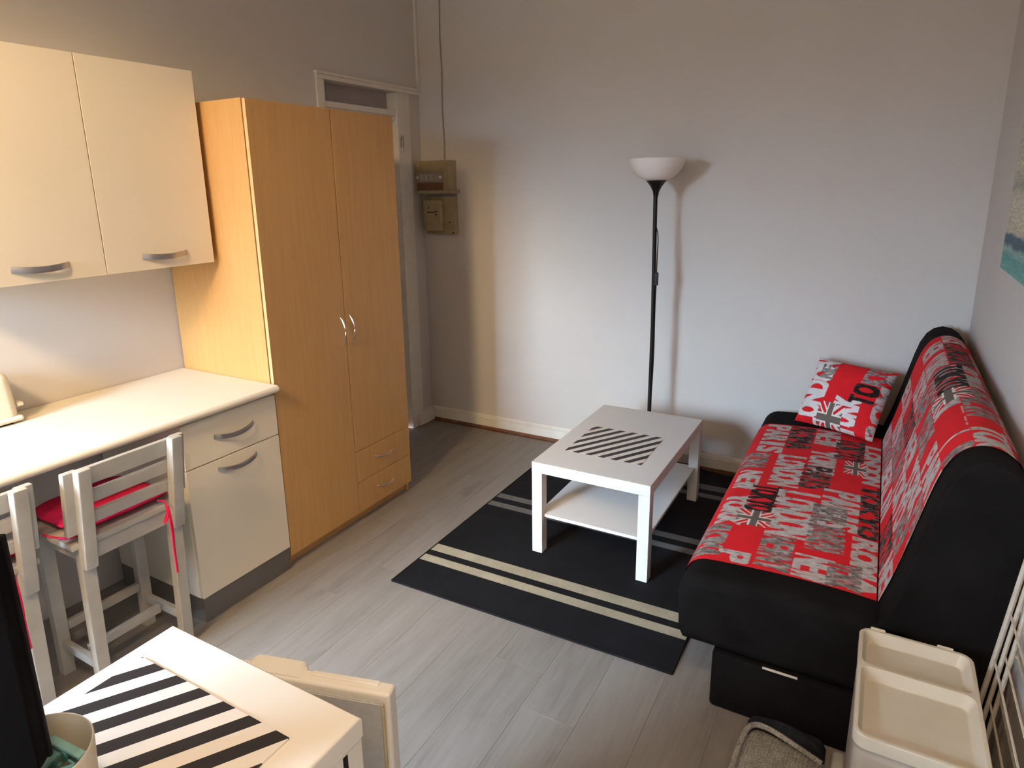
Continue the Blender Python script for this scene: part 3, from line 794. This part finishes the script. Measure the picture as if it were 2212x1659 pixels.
# ------------------------------------------------------------------ pillow propped at the far end
cor = dict(bl=(1.800, -.270, .478), br=(2.150, -.430, .480), tl=(1.880, -.105, .782), tr=(2.232, -.170, .757))
bl, br, tl, tr = (np.array(cor[k]) for k in ('bl', 'br', 'tl', 'tr'))
nrm = np.cross(br-bl, tl-bl); nrm /= np.linalg.norm(nrm)                    # towards the camera side
pil = thing('throw_pillow', 'red square pillow with grey city lettering at the far end of the sofa', 'pillow', tuple(((bl+br)/2).round(3)))
PR = .0028; P = Print(.40, .40, PR)
def pil_pt(sign):
    def f(a, b):
        v = (a/a[-1])[:, None]; u = (b/b[-1])[None, :]
        pinch = .045
        uu = u+pinch*(4*v*(1-v))*(.5-u)*2*.5; vv = v+pinch*(4*u*(1-u))*(.5-v)*2*.5
        p = (bl[None, None]*((1-uu)*(1-vv))[..., None]+br*(uu*(1-vv))[..., None]+tl*((1-uu)*vv)[..., None]+tr*(uu*vv)[..., None])
        e = np.clip((1-(2*u-1)**4)*(1-(2*v-1)**4), 0, 1)**.55
        wr = .006*np.sin(9*u+14*v)*np.exp(-8*(1-v)*1.0)*e+.005*np.sin(16*v-6*u)*np.exp(-7*(1-u))*e
        return p+nrm*((sign*.062*e+wr)[..., None])
    return f
class Rot(Print): pass
# the pillow's words read upwards: raster axis 0 runs bottom to top, axis 1 left to right, so letters are laid on a turned raster
T = Print(.40, .40, PR)          # axis 0 = leftwards (letter up), axis 1 = bottom to top (reading)
T.word('LONDON', .275, .396, -.04, .40, 'white'); T.word('YORK', .085, .215, -.02, .19, 'white')
T.word('T', .035, .150, .165, .215, 'black'); T.word('O', .030, .145, .220, .285, 'black'); T.word('KYO', .025, .125, .292, .42, 'mid')
T.word('DUE', .300, .396, .335, .42, 'white')
T.word('ROMA', -.04, .028, -.01, .40, 'grey'); T.word('NE', .27, .345, .272, .36, 'mid')
T.flag(.155, .278, -.045, .135)
P.img = np.transpose(T.img, (1, 0, 2))[:, ::-1].copy()
grid_print('pillow_front', pil_pt(1), P, -1, pil)
P2 = Print(.40, .40, .008); grid_print('pillow_back', pil_pt(-.75), P2, 1, pil)

# ------------------------------------------------------------------ seascape canvas on the right wall
t = thing('seascape_canvas', 'seascape canvas with turquoise water hanging on the right wall', 'picture', (XR-.01, -1.3, 1.346))
bm = B(); box(bm, XR-.020, XR-.001, -1.88, -.775, 1.346, 1.92, .002, 1); obj('stretcher_frame', bm, CANVAS, t)
bm = B(); box(bm, XR-.0215, XR-.0195, -1.879, -.776, 1.347, 1.919); obj('painting', bm, SEA, t)

# ------------------------------------------------------------------ compact fridge with the door ajar
FX0, FX1, FY1, FY0, FZ = .976, 1.455, -3.130, -3.62, .850
t = thing('compact_fridge', 'white compact fridge with its door ajar in the left foreground', 'fridge', ((FX0+FX1)/2, -3.37, 0))
bm = B(); box(bm, FX0+.004, FX1-.001, FY0, FY1-.001, .02, .8125, .004, 2); obj('body', bm, FRIDGE, t)
# worktop lid with a shallow sunk panel
bm = B()
tb = bmesh.new()
def ring(x0, x1, y0, y1, z): return [tb.verts.new(q) for q in ((x0, y0, z), (x1, y0, z), (x1, y1, z), (x0, y1, z))]
rs = [ring(FX0, FX1, FY0, FY1, .813), ring(FX0, FX1, FY0, FY1, .845), ring(FX0+.005, FX1-.005, FY0+.005, FY1-.005, .850),
      ring(FX0+.022, FX1-.058, FY0+.03, FY1-.078, .850), ring(FX0+.028, FX1-.064, FY0+.036, FY1-.084, .8475)]
tb.faces.new(rs[0][::-1]); tb.faces.new(rs[-1])
for a, b in zip(rs, rs[1:]):
    for i in range(4): tb.faces.new((a[i], a[(i+1) % 4], b[(i+1) % 4], b[i]))
bmesh.ops.recalc_face_normals(tb, faces=tb.faces[:])
merge(bm, tb); obj('lid', bm, FRIDGE, t, ang=50)
bm = B(); box(bm, FX1-.0025, FX1+.0005, -3.176, -3.166, .735, .808, .0008, 1); obj('vent_slot', bm, BLACK, t)
for xx in (FX0+.05, FX1-.05):
    for yy in (FY0+.05, FY1-.06):
        bm = B(); lathe(bm, [(.0, .001), (.018, .001), (.018, .0205), (.0, .0205)], xx, yy, 14); obj('foot', bm, BLACK, t)
# door, hinged near its left edge and swung a little open; the free edge is at the right
th = math.radians(16.5); hx, hy = .980, -3.135
def dr(x, y): c, s = math.cos(th), math.sin(th); return (hx+(x-hx)*c-(y-hy)*s, hy+(x-hx)*s+(y-hy)*c)
def turn(bm):
    for v in bm.verts: v.co.x, v.co.y = dr(v.co.x, v.co.y)
    return bm
DZ1 = .760
FD = hy-.010; DXR = 1.418
bm = B(); box(bm, FX0+.002, DXR, FD+.024, FD+.058, .045, DZ1, .007, 3)
fd = obj('door', turn(bm), FRIDGE, t)
bm = B(); box(bm, FX0+.010, DXR-.012, FD+.0125, FD+.0235, .055, DZ1-.014, .004, 2); 
for k in range(3): box(bm, FX0+.012, DXR-.014, FD+.0115+.004*k, FD+.0135+.004*k, .06, DZ1-.0125, .0006, 1)
obj('gasket', turn(bm), GASKET, fd)
bm = B(); box(bm, DXR-.0125, DXR-.009, FD+.013, FD+.0225, .05, DZ1-.016, .001, 1); obj('yellowed_edge', turn(bm), YELLOWED, fd)
# scooped handle lip at the top of the door
bm = B(); tb = bmesh.new(); n = 22; rings = []
for k in range(n+1):
    u = k/n; x = hx+.115+.150*u
    s = max(0.0, min(1, min(u/.22, (1-u)/.16))); s = s*s*(3-2*s)
    y0 = FD+.026; y1 = FD+.056+.014*s; z = DZ1-.006+.013*s
    rings.append([tb.verts.new(q) for q in ((x, y0, DZ1-.012), (x, y0+.004, DZ1-.002+.004*s), (x, (y0+y1)/2, z-.002), (x, y1-.004, z), (x, y1, z-.008), (x, y1-.006, DZ1-.05+.02*s), (x, y0+.01, DZ1-.05))])
for a, b in zip(rings, rings[1:]):
    for i in range(7): tb.faces.new((a[i], a[(i+1) % 7], b[(i+1) % 7], b[i]))
tb.faces.new(rings[0]); tb.faces.new(rings[-1][::-1]); bmesh.ops.recalc_face_normals(tb, faces=tb.faces[:])
merge(bm, tb); obj('grip', turn(bm), FRIDGE, fd, ang=60)
bm = B(); box(bm, hx+.27, DXR-.028, FD+.040, FD+.053, DZ1-.002, DZ1+.004, .003, 3); obj('top_rib', turn(bm), FRIDGE, fd)

bm = B(); box(bm, 1.014, 1.387, -3.585, -3.2165, .8478, .8515, .0005, 1)
tag(obj('placemat', bm, stripes('striped_mat_fridge', 0, -3.216, 1.050), loc=(1.2, -3.4, .8478)), 'black and white striped placemat on top of the fridge', 'placemat')

# ------------------------------------------------------------------ pot of pegs and the screen on the fridge
PX_, PY_, PA, PB, PZ0, PZ1 = 1.208, -3.478, .074, .074, .8517, .962
pa = 0.0
def oval(r, k, n, z, grow=0):
    a = 2*PI*k/n; x = (PA+grow)*r*math.copysign(abs(math.cos(a))**1.0, math.cos(a)); y = (PB+grow)*r*math.copysign(abs(math.sin(a))**1.0, math.sin(a))
    return (PX_+x*math.cos(pa)-y*math.sin(pa), PY_+x*math.sin(pa)+y*math.cos(pa), z)
bm = B(); n = 56; rings = []
for gr, z in ((-.014, PZ0), (-.004, PZ0+.04), (0, PZ1-.002), (-.0012, PZ1), (-.0026, PZ1-.001), (-.007, PZ0+.04), (-.016, PZ0+.004)):
    rings.append([bm.verts.new(oval(1, k, n, z, gr)) for k in range(n)])
for a, b in zip(rings, rings[1:]):
    for k in range(n): bm.faces.new((a[k], a[(k+1) % n], b[(k+1) % n], b[k]))
bm.faces.new(rings[0][::-1]); bm.faces.new(rings[-1]); bmesh.ops.recalc_face_normals(bm, faces=bm.faces[:])
tag(obj('peg_pot', bm, POT, ang=60, loc=(PX_, PY_, PZ0)), 'cream oval pot holding teal pegs on top of the fridge', 'pot')
def peg(i, loc, rz, ry, m_, lab):
    t = thing('clothes_peg', lab, 'clothes peg', loc, 'teal pegs in the cream pot')
    R = Matrix.Rotation(rz, 3, 'Z') @ Matrix.Rotation(ry, 3, 'Y')
    for s in (-1, 1):
        bm = B(); box(bm, -.036, .036, -.006, .006, s*.005-.003, s*.005+.003, .002, 2)
        for v in bm.verts:
            v.co.z += s*.004*max(0, (v.co.x-.005)/.03)
        bmesh.ops.rotate(bm, verts=bm.verts, matrix=R, cent=(0, 0, 0)); bmesh.ops.translate(bm, verts=bm.verts, vec=loc); obj('jaw', bm, m_, t)
    bm = B(); tube(bm, [(.004, -.0075, 0), (.004, .0075, 0)], .0065, 12)
    bmesh.ops.rotate(bm, verts=bm.verts, matrix=R, cent=(0, 0, 0)); bmesh.ops.translate(bm, verts=bm.verts, vec=loc); obj('spring', bm, TEALD, t)
pegs = [(.006, .041, .936, .07, .03, TEAL, 'pale teal clothes peg lying on top along the far rim of the cream pot'), (.022, .006, .928, .75, -.10, TEALD, 'dark teal clothes peg in the cream pot, right of the black screen'),
        (-.004, .018, .924, 1.9, .10, TEAL, 'teal clothes peg in the middle of the cream pot, half under the screen'), (.020, -.020, .922, .2, .08, TEAL, None), (-.024, -.006, .915, 1.2, -.08, TEALD, None), (.0, -.032, .914, -.2, .1, TEAL, None),
        (.010, .010, .900, 2.6, .05, TEALD, None), (-.012, .012, .896, .5, 0, TEALD, None), (.012, -.012, .884, 1.4, 0, TEAL, None), (.0, .0, .872, .2, 0, TEAL, None)]
for i, (u, v, z, rz, ry, m_, lab) in enumerate(pegs):
    loc = (PX_+u*math.cos(pa)-v*math.sin(pa), PY_+u*math.sin(pa)+v*math.cos(pa), z)
    peg(i, loc, rz, ry, m_, lab or 'teal plastic clothes peg lying deep among others in the cream pot')

t = thing('flat_screen', 'black flat screen seen nearly edge on, at the far left of the fridge', 'screen', (1.17, -3.56, .852))
c0 = Vector((1.245, -3.468, 0)); dv = Vector((-.765, -.644, 0)); nv = Vector((.644, -.765, 0))
def slab(bm, u0, u1, n0, n1, z0, z1, bev=.003):
    box(bm, u0, u1, n0, n1, z0, z1, bev, 2)
    for v in bm.verts:
        q = c0+dv*v.co.x+nv*v.co.y; v.co.x, v.co.y = q.x, q.y
    bmesh.ops.recalc_face_normals(bm, faces=bm.faces[:]); return bm
obj('screen_panel', slab(B(), 0, .52, 0, .022, .972, 1.28, .004), SCREEN, t)
obj('bezel', slab(B(), -.002, .522, -.006, .001, .970, 1.282, .002), plain('dark_bezel', (.006, .0045, .0045, 1), .6, var=.1, spec=.1), t)
obj('neck', slab(B(), .24, .30, .004, .020, .87, .98, .003), BLACK, t)
obj('foot', slab(B(), .17, .37, -.01, .09, .8518, .872, .003), BLACK, t)

# ------------------------------------------------------------------ storage box with a divided tray lid
QX0, QX1, QY0, QY1, QZ = 2.150, 2.402, -2.372, -1.960, .500
t = thing('storage_box', 'cream plastic storage box with a divided tray lid beside the sofa', 'box', ((QX0+QX1)/2, (QY0+QY1)/2, 0))
bm = B(); box(bm, QX0+.004, QX1-.004, QY0+.006, QY1-.004, .002, .467, .026, 4); obj('body', bm, plain('pale_grey_plastic', (.36, .315, .26, 1), .45, var=.04), t, ang=50)
def rrect(x0, x1, y0, y1, r, z, n=6):
    out = []
    for cx, cy, a in ((x1-r, y1-r, 0), (x0+r, y1-r, 90), (x0+r, y0+r, 180), (x1-r, y0+r, 270)):
        for k in range(n+1):
            an = math.radians(a+90*k/n); out.append((cx+r*math.cos(an), cy+r*math.sin(an), z))
    return out
def loft(bm, loops, cap0=True, cap1=True):
    rs = [[bm.verts.new(p) for p in L] for L in loops]; n = len(rs[0])
    for a, b in zip(rs, rs[1:]):
        for k in range(n): bm.faces.new((a[k], a[(k+1) % n], b[(k+1) % n], b[k]))
    if cap0: bm.faces.new(rs[0][::-1])
    if cap1: bm.faces.new(rs[-1])
DIV = -2.120
bm = B()
outer = [rrect(QX0+.001, QX1-.001, QY0+.001, QY1-.001, .029, .468), rrect(QX0, QX1, QY0, QY1, .030, .497), rrect(QX0+.002, QX1-.002, QY0+.002, QY1-.002, .029, .500)]
loft(bm, outer, True, False)
# top: rim faces by bridging with the two pockets using a filled planar web
pockets = []
for y0, y1 in ((QY0+.010, DIV-.004), (DIV+.004, QY1-.010)):
    L0 = rrect(QX0+.009, QX1-.009, y0, y1, .022, .500); L1 = rrect(QX0+.012, QX1-.012, y0+.003, y1-.003, .020, .496); L2 = rrect(QX0+.018, QX1-.022, y0+.008, y1-.014, .016, .474); L3 = rrect(QX0+.022, QX1-.028, y0+.012, y1-.018, .013, .471)
    pockets.append((L0, L1, L2, L3))
tb = bmesh.new(); ed = []
def loop_edges(L):
    vs = [tb.verts.new(p) for p in L]
    for k in range(len(vs)): ed.append(tb.edges.new((vs[k], vs[(k+1) % len(vs)])))
loop_edges(outer[-1]); loop_edges(pockets[0][0]); loop_edges(pockets[1][0])
bmesh.ops.triangle_fill(tb, edges=ed, use_beauty=True, use_dissolve=False)
# drop the triangles covering the pockets, if any
def inside(c, y0, y1): return QX0+.0095 < c.x < QX1-.0095 and y0+.0005 < c.y < y1-.0005
kill = [f for f in tb.faces if any(all(min(abs(v.co.x-p[0])+abs(v.co.y-p[1]) for p in pk[0]) < 1e-5 for v in f.verts) for pk in pockets)]
if kill: bmesh.ops.delete(tb, geom=kill, context='FACES_ONLY')
merge(bm, tb)
for pk in pockets: loft(bm, list(pk), False, True)
bmesh.ops.remove_doubles(bm, verts=bm.verts[:], dist=1e-5); bmesh.ops.recalc_face_normals(bm, faces=bm.faces[:])
lid = obj('tray_lid', bm, PLASTIC, t, ang=40)
for x0, x1 in ((2.176, 2.21), (2.325, 2.36)):
    bm = B(); box(bm, x0, x1, QY1-.003, QY1+.004, .488, .504, .002, 1); obj('hinge_tab', bm, PLASTIC, lid)
bm = B(); box(bm, 2.25, 2.345, QY0-.008, QY0+.012, .37, .402, .004, 2); obj('front_clip', bm, PLASTIC, t)

# ------------------------------------------------------------------ folded wire airer leaning on the right wall
t = thing('drying_rack', 'folded white wire drying rack leaning on the right wall', 'drying rack', (2.45, -2.2, 0))
YR0, YR1 = -2.62, -1.955
def ax(z, k): return 2.398+.078*z/.8+k*.012
TOP = 1.02
for k in range(3):
    lead = k*.0
    for yy in (YR1-.030*k, YR0-.012*k):
        zt = TOP-.05*k
        xx1 = min(ax(zt, k), XR-.008)
        bm = B(); tube(bm, [(ax(.006, k), yy, .006), (xx1, yy, zt)], .0062 if k == 0 else .0052, 8); obj('frame_tube', bm, WIRE, t)
for k in range(3):
    z = .10+.03*k
    while z < TOP-.06*k-.02:
        xx = min(ax(z, k)-.003, XR-.01)
        bm = B(); tube(bm, [(xx, YR0-.012*k, z), (xx, YR1-.030*k, z)], .0027, 6)
        tube(bm, [(xx, YR1-.030*k, z-.004), (xx-.006, YR1-.030*k+.004, z), (xx, YR1-.030*k, z+.004)], .004, 6)
        obj('rung', bm, WIRE, t); z += .135

# ------------------------------------------------------------------ knitted pad, navy cloth and pale bundle on the floor by the box
t = thing('knitted_throw', 'thick folded grey knitted throw on the floor beside the storage box', 'blanket', (2.0, -2.15, 0))
bm = B(); n, m_ = 150, 40; top = []
for i in range(n+1):
    r_ = []
    for j in range(m_+1):
        u, v = i/n*2-1, j/m_*2-1
        e = max(0, (1-abs(u)**5)*(1-abs(v)**5))**.45
        xx = 2.005+.127*u*(1-.05*v*v)+.014*v; yy = -2.152+.190*v*(1-.04*u*u)-.035*u*(v+1)/2
        z = .004+.088*e+.0022*e*math.cos(u*PI*26)+.001*e*math.sin(v*90)*math.cos(u*PI*13)-.014*(u+1)/2*e
        r_.append(bm.verts.new((xx, yy, z)))
    top.append(r_)
for i in range(n):
    for j in range(m_): bm.faces.new((top[i][j], top[i+1][j], top[i+1][j+1], top[i][j+1]))
obj('knit_body', bm, KNIT, t, ang=80)
bm = B()
tube(bm, [top[0][0] if False else p for p in [(1.880, -2.32, .060), (1.882, -2.17, .076), (1.888, -2.04, .080), (1.902, -1.978, .084), (1.945, -1.970, .086), (2.02, -1.990, .078), (2.10, -2.012, .066)]], .008, 8, 2)
obj('hem', bm, KNIT, t)
bm = B(); n = 20; g = []
for i in range(n+1):
    r_ = []
    for j in range(n+1):
        u, v = i/n*2-1, j/n*2-1; e = max(0, (1-abs(u)**6)*(1-abs(v)**6))**.5
        r_.append(bm.verts.new((1.995+.112*u, -1.908+.030*v-.004*u, .003+.046*e+.004*math.sin(5*u+3*v)*e)))
    g.append(r_)
for i in range(n):
    for j in range(n): bm.faces.new((g[i][j], g[i+1][j], g[i+1][j+1], g[i][j+1]))
tag(obj('folded_cloth', bm, NAVY, ang=80, loc=(1.99, -1.92, 0)), 'dark navy folded cloth between the knitted throw and the sofa', 'cloth')
bm = B(); n = 16; g = []
for i in range(n+1):
    r_ = []
    for j in range(n+1):
        u, v = i/n*2-1, j/n*2-1; e = max(0, (1-abs(u)**3)*(1-abs(v)**3))**.5
        r_.append(bm.verts.new((2.142+.022*u, -1.935+.038*v, .002+.040*e)))
    g.append(r_)
for i in range(n):
    for j in range(n): bm.faces.new((g[i][j], g[i+1][j], g[i+1][j+1], g[i][j+1]))
tag(obj('cloth_bundle', bm, plain('pale_grey_cloth', (.42, .42, .40, 1), .9, var=.1, nscale=30, bump=.4), ang=80, loc=(2.142, -1.93, 0)), 'small pale grey cloth bundle behind the storage box corner', 'cloth')
